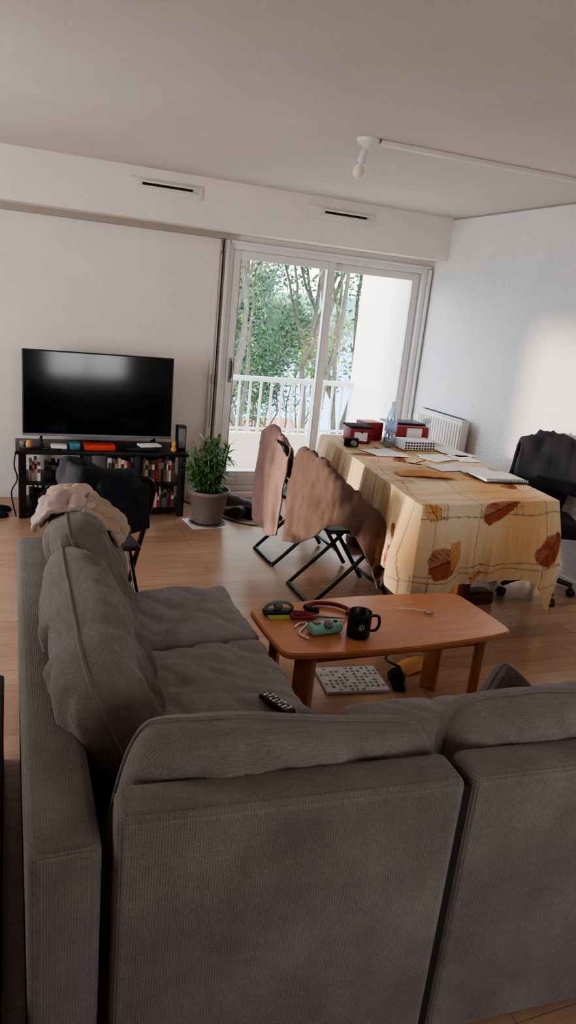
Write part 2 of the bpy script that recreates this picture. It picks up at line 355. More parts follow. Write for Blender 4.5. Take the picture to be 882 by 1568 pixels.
tree('tree',(7.2,16.5,-9),14.5,.6,24000,M_tleaf,.055,5)
tree('tree',(9.1,17.8,-9),13.8,.42,30000,M_tleafd,.08,11)
tree('tree',(4.6,24,-9),8.5,.6,9000,M_tleafd,.08,15)
tree('tree',(8.5,26,-9),8.8,.6,10000,M_tleafd,.1,17)
tree('tree',(11.5,28,-9),8.4,.6,10000,M_tleaf,.1,19)
# ---------------- sofa ----------------
S=empty('corner_sofa')
box('left_side_frame',(.018,1.085,.03),(.150,2.86,.665),M_sofa,S,.022)
box('left_base',(.15,1.15,.04),(.86,2.80,.29),M_sofa,S,.02)
box('far_end_frame',(.15,2.80,.04),(.86,2.86,.30),M_sofa,S,.02)
slab('seat_cushion_1',(.16,2.275,.28),(.885,2.80,.445),M_sofalit,S,.015,.016,1)
slab('seat_cushion_2',(.16,1.74,.28),(.885,2.27,.445),M_sofalit,S,.015,.013,2)
slab('seat_cushion_3',(.16,1.2,.28),(.885,1.735,.445),M_sofalit,S,.01,.008,3)
K=empty('near_run'); K.parent=S; K.location=(.167,1.054,0); K.rotation_euler=(0,0,-.0725)
ZP=.742
box('back_panel_1',(0,0,.03),(.712,.11,ZP),M_sofa,K,.024,seg=5); box('back_panel_2',(.726,0,.03),(1.44,.11,ZP+.003),M_sofa,K,.024,seg=5)
box('seam',(.70,.014,.04),(.738,.09,ZP-.025),M_seam,K)
box('near_base',(.6,.10,.04),(1.95,.74,.29),M_sofa,K,.02)
slab('seat_cushion_4',(.735,.11,.28),(1.40,.80,.445),M_sofalit,K,.015,.012,4)
slab('seat_cushion_5',(1.41,.11,.28),(2.0,.84,.445),M_sofalit,K,.015,.010,5)
box('back_panel_3',(1.452,0,.03),(2.0,.11,ZP),M_sofa,K,.022); box('right_arm',(2.0,0,.03),(2.14,.85,.665),M_sofa,K,.022)
pillow('back_cushion_1',(.365,.168,.590),.73,.40,.20,M_sofap,K,(math.radians(79),math.radians(5.5),0),2,.014,taper=.07)
pillow('back_cushion_2',(1.10,.175,.588),.69,.42,.22,M_sofap,K,(math.radians(79),math.radians(1.5),0),4,.014,taper=.04)
pillow('back_cushion_3',(1.75,.175,.59),.6,.42,.22,M_sofap,K,(math.radians(80),0,0),5,.012)
def leftpillow(n,c,wd,ht,t,lean,seed,yaw=0,roll=0):
    R_=Matrix.Rotation(yaw,4,'Z')@Matrix.Rotation(roll,4,'X')@Matrix.Rotation(math.radians(lean),4,'Y')@Matrix.Rotation(math.radians(90),4,'Z')@Matrix.Rotation(math.radians(90),4,'X')
    o=pillow(n,c,wd,ht,t,M_sofap,S,R_.to_euler(),seed,.019,4,taper=.04,across=(11,4))
leftpillow('back_cushion_4',(.235,1.89,.620),1.02,.42,.25,-24,6)
leftpillow('back_cushion_5',(.27,2.58,.655),.56,.46,.23,-22,7,-.05)
pillow('throw_pillow',(1.43,1.55,.525),.20,.20,.07,M_sofap,None,(math.radians(75),math.radians(42),0),9,.01)
# remote
rm=empty('remote_control',(.752,1.765,.476),(0,0,.38)); rm.scale=(.9,.82,.9)
box('body',(-.022,-.08,-.010),(.022,.08,.010),M_black,rm,.006)
for i in range(8):
    for j in range(3): box('key',(-.015+j*.012,-.065+i*.017,.010),(-.007+j*.012,-.055+i*.017,.013),M_paper if (i+j)%3 else M_grey,rm)
# clothes on cushion
cb=empty('folded_clothes_pile')
loft('beige_trousers',[[(.10,2.60,.78),(.11,2.72,.80),(.13,2.86,.76)],[(.14,2.56,.85),(.16,2.70,.89),(.17,2.86,.85)],[(.22,2.54,.865),(.24,2.70,.895),(.25,2.86,.85)],[(.30,2.53,.82),(.32,2.68,.85),(.34,2.84,.80)],[(.36,2.53,.75),(.38,2.66,.76),(.40,2.80,.72)]],M_beige,cb,10,10,amp=.022,sc=15,thick=.018,seed=3,aniso=(1,.5,1))
loft('beige_trouser_leg',[[(.23,2.50,.86),(.25,2.56,.885),(.27,2.62,.89)],[(.31,2.48,.81),(.34,2.54,.84),(.36,2.60,.84)],[(.36,2.46,.75),(.39,2.52,.77),(.41,2.58,.76)]],M_beige,cb,10,10,amp=.014,sc=26,thick=.022,seed=13,aniso=(.5,1.6,1))
loft('cream_shirt',[[(.085,2.55,.78),(.09,2.64,.81),(.10,2.74,.80)],[(.12,2.51,.86),(.13,2.60,.89),(.15,2.70,.88)],[(.20,2.50,.88),(.22,2.59,.91),(.24,2.68,.90)],[(.26,2.49,.845),(.28,2.57,.87),(.29,2.66,.87)]],M_cream,cb,10,10,amp=.024,sc=20,thick=.016,seed=8,aniso=(1,.6,1))
# low black box left of sofa
ob=empty('low_black_box'); box('body',(-.62,.9,.0),(-.035,2.35,.30),M_blackf,ob,.02); box('lid',(-.63,.89,.30),(-.03,2.36,.33),M_black,ob,.01)
# ---------------- TV stand & TV ----------------
T=empty('tv_stand')
x0,x1,y0,y1=.05,1.25,5.20,5.62
box('top',(x0-.02,y0-.01,.475),(x1+.02,y1,.505),M_black,T,.004)
box('mid_shelf',(x0,y0+.01,.245),(x1,y1,.265),M_black,T,.003); box('bottom_shelf',(x0,y0+.01,.035),(x1,y1,.06),M_black,T,.003)
for x in(x0,.50,.86,x1-.05): box('post',(x,y0,0),(x+.05,y0+.05,.474),M_black,T,.004); box('post_back',(x,y1-.05,0),(x+.05,y1,.474),M_black,T,.004)
for x in(.51,.87): box('divider',(x+.01,y0+.03,.05),(x+.03,y1,.474),M_black,T)
def books(name,x0,x1,z,hmin,hmax,y,cols,depth=.14,wmin=.012,wmax=.028,parent=None):
    vs=[];fs=[];cs=[];x=x0
    while x<x1-.012:
        w_=random.uniform(wmin,wmax); h=random.uniform(hmin,hmax); c=random.choice(cols); dy=random.uniform(0,.02)
        k=len(vs); X1=min(x+w_-.001,x1)
        for a in((x,y+dy,z),(X1,y+dy,z),(X1,y+depth,z),(x,y+depth,z),(x,y+dy,z+h),(X1,y+dy,z+h),(X1,y+depth,z+h),(x,y+depth,z+h)): vs.append(a)
        for f_ in((0,3,2,1),(4,5,6,7),(0,1,5,4),(1,2,6,5),(2,3,7,6),(3,0,4,7)): fs.append(tuple(k+i for i in f_)); cs.append(c)
        k=len(vs); c2=random.choice(cols); za=z+h*.55; zb=z+h*.8
        for a in((x+.002,y+dy-.0008,za),(X1-.002,y+dy-.0008,za),(X1-.002,y+dy-.0008,zb),(x+.002,y+dy-.0008,zb)): vs.append(a)
        fs.append((k,k+1,k+2,k+3)); cs.append(c2)
        x+=w_
    me=mesh(name,vs,fs); ca=me.color_attributes.new('Col','FLOAT_COLOR','CORNER'); i=0
    for p,c in zip(me.polygons,cs):
        for _ in p.vertices: ca.data[i].color=c; i+=1
    return add(name,me,M_books,parent)
M_books=vcol('book_spines',.5)
BC=[srgb(*c) for c in((205,195,185),(215,208,205),(190,180,175),(150,50,46),(70,70,76),(60,60,80),(180,140,110),(120,115,112),(210,190,150),(100,75,65),(140,135,135),(50,46,48))]
DC=[srgb(*c) for c in((40,40,42),(60,60,66),(100,95,90),(30,30,40),(90,80,70),(50,50,56))]
random.seed(2)
bk=empty('shelf_books')
books('row_1',.67,.86,.266,.15,.185,5.24,BC,parent=bk); books('row_2',.91,1.19,.266,.15,.19,5.24,BC,parent=bk)
books('row_3',.93,1.08,.061,.11,.17,5.24,BC,parent=bk); books('row_4',1.08,1.19,.061,.1,.16,5.24,DC+BC[2:4],parent=bk)
books('row_5',.12,.20,.266,.11,.16,5.24,BC,parent=bk); books('row_6',.12,.48,.061,.09,.15,5.26,DC,parent=bk); books('row_7',.23,.5,.266,.09,.14,5.3,DC,parent=bk)
books('row_8',.56,.84,.061,.1,.16,5.28,DC,parent=bk)
tv=empty('television',(.63,5.47,0),(0,0,math.radians(.6)))
tp=empty('panel_tilt'); tp.parent=tv; tp.location=(0,0,.565); tp.rotation_euler=(math.radians(-3),0,0)
box('bezel',(-.55,-.02,0),(.55,.02,.62),M_black,tp,.006); box('screen',(-.538,-.0225,.02),(.538,-.019,.61),M_screen,tp)
box('bezel_strip',(-.55,-.026,-.003),(.55,-.016,.015),M_grey,tp,.003)
box('rear_housing',(-.35,.02,.06),(.35,.05,.44),M_black,tp,.01)
for x in(-.42,.42): tube('foot',[(x,-.13,.516),(x,-.02,.54),(x,0,.565),(x,.02,.54),(x,.11,.516)],.009,M_black,tv,4)
st=empty('tv_stand_clutter')
box('red_box',(.50,5.23,.506),(.72,5.33,.545),M_redor,st,.003); box('white_box',(.27,5.25,.506),(.38,5.34,.530),M_paper,st,.003); box('set_top_box',(.80,5.22,.506),(1.02,5.34,.535),M_black,st,.004)
box('papers',(.9,5.24,.536),(1.06,5.34,.550),M_paper,st,.002,(0,0,.2)); box('case',(.40,5.24,.506),(.47,5.33,.55),M_teal,st,.003)
box('speaker',(1.19,5.28,.506),(1.26,5.36,.70),M_black,st,.006); box('speaker_front',(1.20,5.272,.53),(1.25,5.282,.68),M_grey,st,.003)
lathe('small_figurine',[(0,0),(.02,0),(.022,.02),(.012,.04),(.018,.06),(.012,.08),(0,.085)],(1.16,5.25,.506),M_tan,st)
lathe('small_jar',[(0,0),(.02,0),(.024,.03),(.016,.055),(.016,.06),(0,.06)],(.12,5.26,.506),M_tan,st); lathe('small_cup',[(0,0),(.02,0),(.022,.05),(.02,.05),(.017,.01),(0,.01)],(.08,5.3,.506),M_grey,st)
tube('controller_cable',[(.06,5.24,.51),(.14,5.21,.52),(.2,5.24,.512),(.26,5.21,.515),(.34,5.23,.51)],.005,M_black,st)
tube('hanging_cable',[(.03,5.18,.50),(.02,5.17,.4),(.04,5.18,.3),(.0,5.17,.2),(.03,5.18,.02)],.005,M_black,st)
# plant
pl=empty('potted_plant',(1.40,5.03,0))
lathe('pot',[(0,0),(.105,0),(.112,.01),(.148,.225),(.158,.228),(.16,.258),(.148,.258),(.145,.24),(.135,.23)],(0,0,.012),M_pot,pl)
lathe('soil_part',[(.14,.225),(.07,.235),(0,.24)],(0,0,.012),M_soil,pl)
lathe('saucer',[(0,0),(.13,0),(.14,.014),(.132,.014),(.125,.006),(0,.006)],(0,0,.0),M_pot,pl)
lv=[];lf=[];sv=[];sf=[]; random.seed(4)
for s_ in range(15):
    a=s_*2.4; rr=.02+.11*((s_%5)/5); top=Vector((math.cos(a)*rr*1.5,math.sin(a)*rr*1.5,random.uniform(.44,.62))); bt=Vector((math.cos(a)*rr*.7,math.sin(a)*rr*.7,.24))
    tubegeo([bt,(bt+top)/2+Vector((.005,0,0)),top],.006,6,False,sv,sf)
    for k in range(28):
        t=random.uniform(.15,1); p=bt.lerp(top,t); an=random.uniform(0,6.28); l=random.uniform(.08,.15); el=random.uniform(.1,1.0) if t<.9 else random.uniform(.7,1.4)
        d=Vector((math.cos(an)*math.cos(el),math.sin(an)*math.cos(el),math.sin(el))); sd=Vector((-math.sin(an),math.cos(an),0))
        k0=len(lv)
        for q in range(6):
            u=q/5; c=p+d*l*u+Vector((0,0,-.06*u*u)); w_=.012*math.sin(math.pi*min(1,u*.9+.1))+.0006
            lv+=[c-sd*w_,c+Vector((0,0,-.002)),c+sd*w_]
        for q in range(5):
            for z in range(2): lf.append((k0+q*3+z,k0+q*3+z+1,k0+q*3+z+4,k0+q*3+z+3))
add('stems',mesh('stems',sv,sf),M_leaf,pl,True); add('leaves',mesh('leaves',lv,lf),M_leaf,pl,True)
box('floor_paper_sheet',(1.24,4.89,0.0),(1.50,5.15,.003),M_paper,rot=(0,0,.1))
# shoes
def shoe(x,y,rz,m=M_blackf,z=0):
    e=empty('shoe',(x,y,z),(0,0,rz))
    rows=[]
    for t,w_,h,z0 in((-.13,.018,.03,.01),(-.12,.036,.085,.01),(-.07,.040,.09,.01),(-.02,.038,.075,.01),(.04,.044,.05,.01),(.10,.045,.038,.01),(.14,.030,.028,.01),(.155,.008,.014,.01)):
        rows.append([(t,-w_,z0),(t,-w_*.95,h*.6),(t,-w_*.4,h),(t,w_*.4,h),(t,w_*.95,h*.6),(t,w_,z0)])
    loft('upper',rows,m,e,4,4,.002,20,.004); 
    out=[(-.135,0),(-.12,-.04),(-.03,-.036),(.06,-.047),(.13,-.036),(.16,0),(.13,.036),(.06,.047),(-.03,.036),(-.12,.04)]
    p=smoothpts([(a,b_,0) for a,b_ in out],4,True); k=len(p)
    vs=[(q.x,q.y,0) for q in p]+[(q.x,q.y,.016) for q in p]; fs=[tuple(range(k))[::-1],tuple(range(k,2*k))]+[(i,(i+1)%k,k+(i+1)%k,k+i) for i in range(k)]
    add('sole',mesh('sole',vs,fs),M_grey if m!=M_blackf else M_black,e)
M_shoe=mat('worn_shoe_leather',srgb(58,42,40),.6,var=.3)
shoe(1.65,5.20,2.0,M_shoe); shoe(1.75,5.22,1.8); shoe(1.86,5.16,-1.4,M_dwood); shoe(1.96,5.20,-1.2,M_blackf); shoe(1.80,5.52,.2,M_shoe); shoe(-.16,5.38,.2); shoe(-.18,5.24,.1)
tube('power_cable',[(1.95,5.0,.006),(1.85,4.92,.006),(1.7,4.96,.006),(1.58,5.1,.006),(1.45,5.42,.006),(1.3,5.7,.008)],.005,M_black,None)
# ---------------- dining table with cloth ----------------
D=empty('dining_table')
FL,FR,BR,BL=Vector((1.93,2.93,0)),Vector((2.88,3.03,0)),Vector((3.13,4.80,0)),Vector((2.20,4.85,0))
cen=(FL+FR+BR+BL)/4
def quad(n,z0,z1,k,mt,par):
    ps=[cen+(p-cen)*k for p in(FL,FR,BR,BL)]
    vs=[(p.x,p.y,z0) for p in ps]+[(p.x,p.y,z1) for p in ps]
    return add(n,mesh(n,vs,[(3,2,1,0),(4,5,6,7),(0,1,5,4),(1,2,6,5),(2,3,7,6),(3,0,4,7)]),mt,par)
quad('top',.71,.744,.985,M_dwood,D)
for cy,cx in((3.35,2.47),(4.45,2.65)):
    box('pedestal',(cx-.05,cy-.16,.08),(cx+.05,cy+.16,.71),M_dwood,D,.015); box('foot',(cx-.32,cy-.06,.0),(cx+.32,cy+.06,.08),M_dwood,D,.02); box('cross',(cx-.3,cy-.05,.66),(cx+.3,cy+.05,.71),M_dwood,D,.01)
box('stretcher',(2.53,3.4,.25),(2.58,4.4,.35),M_dwood,D,.01,(0,0,-.16))
# cloth
random.seed(12)
leaves=[]
for i in range(16): leaves.append((random.uniform(-.45,1.5),random.uniform(.15,2.4),random.uniform(.06,.1),random.uniform(.035,.055),random.uniform(0,3.14),random.choice([0,1,2])))
leaves+=[(.17,-.30,.095,.075,.25,0),(.53,-.035,.13,.055,.35,1),(.88,-.27,.10,.06,.95,1),(.06,-.02,.07,.04,2.2,2),(1.05,.1,.1,.05,1.2,1),(.40,-.40,.05,.03,.2,2),(-.25,.25,.09,.05,1.0,1),(-.3,.9,.08,.05,2.0,0)]
CA=(srgb(216,188,152),srgb(226,204,174),srgb(210,168,116)); LC=(srgb(164,92,66),srgb(152,76,50),srgb(208,156,96))
def clothcol(s,t):
    n=noise.noise(Vector((s*2.2,t*2.2,0))); c=Vector(CA[0][:3]).lerp(Vector(CA[1][:3] if n>0 else CA[2][:3]),min(1,abs(n)*1.9))
    ln=Vector(srgb(112,76,58)[:3])
    for k_,(f0,ph,am) in enumerate(((1.7,.1,.05),(1.7,.15,.06),(1.7,.62,.08),(1.7,.35,.07))):
        q=((t+am*noise.noise(Vector((s*3.5,k_*7,3))))*f0+ph)%1
        if abs(q-.5)<.0055: c=c.lerp(ln,.65)
    for k_,(f0,ph,am) in enumerate(((1.3,.0,.09),(1.3,.4,.11))):
        q=((s+am*noise.noise(Vector((t*2.5,k_*5+2,3))))*f0+ph)%1
        if abs(q-.5)<.004: c=c.lerp(ln,.55)
    gx=(s*1.9+.23)%1; gy=(t*1.9+.55)%1
    if .40<gx<.56 and .40<gy<.6:
        if ((gx-.4)*24)%1<.28 or ((gy-.4)*11)%1<.12: c=c.lerp(ln,.5)
    for lx,ly,a,b_,th,k in leaves:
        dx=s-lx;dy=t-ly
        if abs(dx)>.2 or abs(dy)>.2: continue
        u=(dx*math.cos(th)+dy*math.sin(th))/a; v=(-dx*math.sin(th)+dy*math.cos(th))/b_
        e=u*u+v*v*(1+.6*u)+.25*noise.noise(Vector((s*25,t*25,4)))
        if e<1:
            if abs(v)<.05 or abs(((u+abs(v)*.6)*3.2)%1-.5)<.04: c=Vector(srgb(106,54,38)[:3])
            else: c=Vector(LC[k][:3]).lerp(c if v>.1 else Vector(LC[(k+1)%2][:3]),.2+.4*noise.noise(Vector((s*14,t*14,1))))
        elif e<1.10: c=c.lerp(ln,.5)
    return (c.x,c.y,c.z,1)
W_=(FR-FL).length; Lg=(BL-FL).length
vs=[];fs=[];cc=[]
def bil(s,t): a=FL.lerp(FR,s); b_=BL.lerp(BR,s); return a.lerp(b_,t)
nu,nv=190,300; m=nu+1
for i in range(nv+1):
    for j in range(nu+1):
        p=bil(j/nu,i/nv); z=.752+.0016*noise.noise(p*7); vs.append((p.x,p.y,z)); cc.append(clothcol(j/nu*W_,i/nv*Lg))
fs=[(i*m+j,i*m+j+1,(i+1)*m+j+1,(i+1)*m+j) for i in range(nv) for j in range(nu)]
per=[]
for j in range(nu): per.append((j/nu,0,Vector((0,-1,0)),j/nu*W_,0,'f',j))
for i in range(nv): per.append((1,i/nv,Vector((1,-.13,0)),W_,i/nv*Lg,'r',i*m+nu))
for j in range(nu,0,-1): per.append((j/nu,1,Vector((0,1,0)),j/nu*W_,Lg,'b',nv*m+j))
for i in range(nv,0,-1): per.append((0,i/nv,Vector((-1,.13,0)),0,i/nv*Lg,'l',i*m))
nP=len(per)
nd=90; sk=[]; arc=0
for q,(s,t,nr,cs,ct,sd,idx) in enumerate(per):
    p=bil(s,t)
    best=min(range(4),key=lambda k:(p-(FL,FR,BR,BL)[k]).length); dist=(p-(FL,FR,BR,BL)[best]).length
    cn=(((FL,FR,BR,BL)[best])-cen).normalized()
    wgt=math.exp(-(dist/.10)**2); nn=(nr.normalized()*(1-wgt)+cn*wgt).normalized()
    arc+=.006
    drop=.45+.03*noise.noise(Vector((arc*3,0,0)))+wgt*(.21 if best==1 else .06 if best==0 else .12)
    rip=.5+.5*math.sin(arc*20+2*noise.noise(Vector((arc*2.0,0,9)))*2.4)
    amp=.055
    if sd=='f': rip=.5*rip+.05
    if sd=='r': amp=.03
    near=math.exp(-(dist/.2)**2)
    row=[]
    for k in range(1,nd+1):
        d=drop*k/nd; fr_=d/.45
        off=.006+min(1,fr_*1.2)*(.012+amp*rip)+near*.05*min(1,fr_*1.5)+.02*noise.noise(Vector((p.x*6,p.y*6,d*4)))*fr_+.012*noise.noise(Vector((arc*30,d*5,2)))*min(1,fr_*2)
        v=p+nn*off; z=.752-d+ .004
        row.append(len(vs)); vs.append((v.x,v.y,z))
        cc.append(clothcol(cs+(d if sd=='r' else -d if sd=='l' else 0),ct+(d if sd=='b' else -d if sd=='f' else 0)))
    sk.append([idx]+row)
for q in range(nP):
    a=sk[q]; b_=sk[(q+1)%nP]
    for k in range(nd): fs.append((a[k],a[k+1],b_[k+1],b_[k]))
me=mesh('tablecloth',vs,fs); ca=me.color_attributes.new('Col','FLOAT_COLOR','POINT')
for i,c in enumerate(cc): ca.data[i].color=c
M_cloth=vcol('tablecloth_print',.85,.3)
add('tablecloth',me,M_cloth,None,True)
# table items
ZT=.757
bt=empty('water_bottle',(2.54,4.42,ZT))
lathe('body',[(0,0),(.035,0),(.042,.01),(.042,.09),(.037,.1),(.042,.11),(.042,.2),(.036,.235),(.02,.275),(.014,.29),(.014,.305)],(0,0,0),M_bottle,bt)
lathe('cap',[(.016,.295),(.016,.32),(0,.32)],(0,0,0),M_paper,bt); lathe('label',[(.0428,.115),(.0428,.19)],(0,0,0),mat('label_blue',srgb(150,185,215),.4,var=.35,scale=40),bt)
lathe('water',[(0,.004),(.038,.006),(.039,.085),(0,.085)],(0,0,0),M_bottle,bt)
gb=empty('gift_box_stack'); box('red_box_1',(2.28,4.50,ZT),(2.44,4.66,ZT+.11),M_red,gb,.004,(0,0,-.1)); box('red_box_2',(2.45,4.64,ZT),(2.60,4.79,ZT+.13),M_red,gb,.004,(0,0,.1)); box('dark_lid',(2.27,4.49,ZT+.11),(2.45,4.67,ZT+.122),M_blackf,gb,.003,(0,0,-.1))
box('white_label',(2.30,4.495,ZT+.02),(2.40,4.502,ZT+.08),M_paper,gb,.001,(0,0,-.1))
for i in range(5): box('floral_print',(2.29+i*.03,4.493,ZT+.015+(i%3)*.03),(2.303+i*.03,4.4985,ZT+.03+(i%3)*.03),M_paper if i%2 else M_blackf,gb,0,(0,0,-.1))
lf_=empty('cardboard_box'); box('box',(2.68,4.52,ZT),(2.93,4.74,ZT+.13),M_red,lf_,.003,(0,0,-.12)); box('white_face',(2.74,4.512,ZT+.01),(2.86,4.520,ZT+.12),M_paper,lf_,.001,(0,0,-.12)); box('lid',(2.64,4.60,ZT+.131),(2.94,4.78,ZT+.145),M_black,lf_,.003,(0,0,-.1))
pb=empty('patterned_storage_box'); box('body',(2.60,4.30,ZT),(2.86,4.46,ZT+.065),M_paper,pb,.004,(0,0,0))
for i in range(11):
    for j in range(3): box('dot',(2.607+i*.023,4.297,ZT+.006+j*.02),(2.619+i*.023,4.301,ZT+.018+j*.02),M_black,pb)
mg=empty('glass_jar',(2.98,4.66,ZT)); lathe('jar',[(0,0),(.04,0),(.043,.02),(.043,.12),(.036,.14),(.036,.16)],(0,0,0),M_bottle,mg); lathe('lid',[(.04,.155),(.04,.18),(0,.18)],(0,0,0),M_paper,mg)
pp=empty('paper_sheets')
for a,b_,rz,z in(((2.26,4.12),(2.50,4.30),.2,0),((2.28,4.06),(2.52,4.22),-.15,.003),((2.90,4.10),(3.08,4.34),.2,.0),((2.88,4.2),(3.06,4.44),-.1,.004),((2.62,4.0),(2.84,4.16),.1,.0),((2.60,3.95),(2.82,4.1),.4,0.004),((2.86,3.95),(3.02,4.15),-.1,0),((2.50,3.68),(2.72,3.84),.15,0),((2.66,3.62),(2.90,3.78),-.1,.003)):
    box('sheet',(a[0],a[1],ZT+z),(b_[0],b_[1],ZT+z+.003),M_paper,pp,0,(0,0,rz))
nbk=empty('spiral_notebook',(2.80,3.47,ZT),(0,0,-.1))
box('cover',(-.15,-.10,0),(.15,.11,.006),M_black,nbk,.002); box('pages',(-.145,-.095,.006),(.145,.105,.018),M_paper,nbk,.002); box('top_page',(-.16,-.07,.019),(.12,.12,.022),M_paper,nbk,0,(0,0,.12))
for i in range(22): tube('ring',[(-.14+i*.013,-.10,.01),(-.14+i*.013,-.112,.018),(-.14+i*.013,-.10,.026),(-.14+i*.013,-.092,.018)],.0015,M_black,nbk,2,True,5)
pc=empty('document_pouch',(2.32,3.56,ZT),(0,0,-.25))
loft('pouch',[[(-.17,-.06,.004),(-.06,-.07,.012),(.06,-.065,.012),(.17,-.05,.004)],[(-.18,0,.012),(-.06,0,.028),(.06,0,.026),(.18,0,.01)],[(-.17,.06,.004),(-.06,.07,.012),(.06,.06,.012),(.16,.05,.004)]],M_tan,pc,5,5,.006,20,.006)
for i,(x,y,rz) in enumerate(((2.50,3.90,.5),(2.40,3.84,-.6),(2.2,3.95,1.2))):
    e=empty('pen',(x,y,ZT+.008),(0,0,rz)); tube('barrel',[(-.06,0,0),(.05,0,0)],.004,(M_red,M_black,M_grey)[i],e,0); tube('tip',[(.05,0,0),(.065,0,0)],lambda t:.004*(1-.8*t),M_grey,e,0)
gm=empty('small_camera',(2.22,4.38,ZT)); box('body',(-.05,-.02,0),(.05,.02,.06),M_blackf,gm,.006); tube('lens',[(0,-.02,.03),(0,-.05,.03)],.02,M_grey,gm,0,sides=20)
# ---------------- coffee table ----------------
ct=empty('coffee_table',(1.415,2.32,0),(0,0,.02))
out=[(-.515,-.13),(-.505,-.185),(-.45,-.212),(-.25,-.235),(0,-.245),(.25,-.235),(.45,-.212),(.505,-.185),(.515,-.13),(.518,0),(.515,.13),(.505,.185),(.45,.212),(.25,.235),(0,.245),(-.25,.235),(-.45,.212),(-.505,.185),(-.515,.13),(-.518,0)]
p=smoothpts([(a,b_,0) for a,b_ in out],5,True); k=len(p)
bm=bmesh.new(); v0=[bm.verts.new((q.x,q.y,.425)) for q in p]; f_=bm.faces.new(v0); ex=bmesh.ops.extrude_face_region(bm,geom=[f_])
for v in [g for g in ex['geom'] if isinstance(g,bmesh.types.BMVert)]: v.co.z+=.025
bmesh.ops.recalc_face_normals(bm,faces=bm.faces[:])
ed=[e for e in bm.edges if abs((e.verts[0].co-e.verts[1].co).z)<1e-6]
bmesh.ops.bevel(bm,geom=ed,offset=.005,segments=3,affect='EDGES')
me=bpy.data.meshes.new('top'); bm.to_mesh(me); bm.free(); add('top',me,M_orange,ct)
for sx in(-1,1):
    for sy in(-1,1): box('leg',(sx*.40-.018,sy*.15-.04,0),(sx*.40+.018,sy*.15+.04,.425),M_orange,ct,.008,(0,0,sx*sy*.6))
    box('apron_end',(sx*.40-.01,-.13,.375),(sx*.40+.01,.13,.425),M_orange,ct,.003)
for sy in(-1,1): box('apron_side',(-.38,sy*.15-.01,.375),(.38,sy*.15+.01,.425),M_orange,ct,.003)
ZC=.451
mug=empty('coffee_mug',(1.245,2.20,ZC))
lathe('cup',[(0,0),(.040,0),(.045,.006),(.046,.1),(.0445,.103),(.042,.1),(.041,.01),(0,.008)],(0,0,0),M_black,mug)
tube('handle',[(.043,-.01,.085),(.07,-.016,.084),(.078,-.018,.055),(.068,-.016,.028),(.043,-.01,.022)],.006,M_black,mug)
for i in range(8):
    a=i*math.pi/4; tube('emblem',[(-.012+.004*math.cos(a),-.0455,.055+.004*math.sin(a)),(-.012+.014*math.cos(a),-.0455,.055+.014*math.sin(a))],.0014,M_paper,mug,0,sides=5)
td=empty('tape_dispenser',(1.0,2.44,ZC),(0,0,-.1))
box('base',(-.06,-.022,0),(.06,.022,.018),M_black,td,.005); tube('roll',[(0,-.010,.034),(0,.010,.034)],.018,M_grey,td,0,sides=28); tube('frame',[(-.055,0,.015),(-.045,0,.036),(-.01,0,.050),(.035,0,.048),(.058,0,.032),(.06,0,.015)],.007,M_grey,td)
box('yellow_pad',(-.05,-.06,0),(.04,-.03,.008),mat('yellow_paper',srgb(170,175,90),.7),td)
cam_=empty('instant_camera',(1.125,2.25,ZC),(0,0,.1)); box('body',(-.07,-.03,0),(.07,.03,.04),M_mint,cam_,.014); tube('lens',[(0,-.02,.035),(0,-.026,.050)],.018,M_grey,cam_,0,sides=22); box('viewfinder',(-.05,-.01,.038),(-.025,.015,.048),M_grey,cam_,.003); lathe('button',[(0,0),(.009,0),(.009,.006),(0,.007)],(.045,0,.038),M_black,cam_)
sc=empty('scissors',(1.15,2.37,ZC+.008),(0,0,-.3))
tube('handle_a',[(-.02,.01,0),(-.06,.03,0),(-.10,.03,0),(-.11,.01,0),(-.07,.0,0)],.007,M_red,sc,6,True); tube('handle_b',[(-.02,-.01,0),(-.06,-.03,.004),(-.10,-.035,.004),(-.11,-.01,.004),(-.07,-.0,.004)],.007,M_red,sc,6,True)
box('blade_a',(-.03,-.006,-.002),(.11,.006,.001),M_grey,sc,.001,(0,0,.06)); box('blade_b',(-.03,-.006,.002),(.11,.006,.004),M_grey,sc,.001,(0,0,-.06))
hs=empty('headset_band',(1.22,2.44,ZC+.012),(0,0,-.5)); tube('band',[(-.09,-.02,0),(-.05,.03,0),(.03,.045,0),(.09,.01,0),(.085,-.03,0)],.009,M_red,hs); tube('pad',[(-.09,-.02,0),(-.07,-.04,0),(-.03,-.04,0)],.012,M_black,hs)
tube('strap_cord',[(1.02,2.30,ZC+.004),(1.05,2.33,ZC+.004),(1.08,2.33,ZC+.006),(1.07,2.31,ZC+.004),(1.02,2.25,ZC+.004),(1.04,2.20,ZC+.004)],.004,M_paper,None)
gl=empty('eyeglasses',(1.60,2.37,ZC+.005),(0,0,-.5)); tube('temple',[(-.07,0,0),(0,.006,.004),(.07,0,.002)],.0022,M_paper,gl); tube('lens_rim',[(.04,-.01,.0),(.06,-.02,0),(.08,-.005,0),(.06,.012,0)],.002,M_grey,gl,5,True)
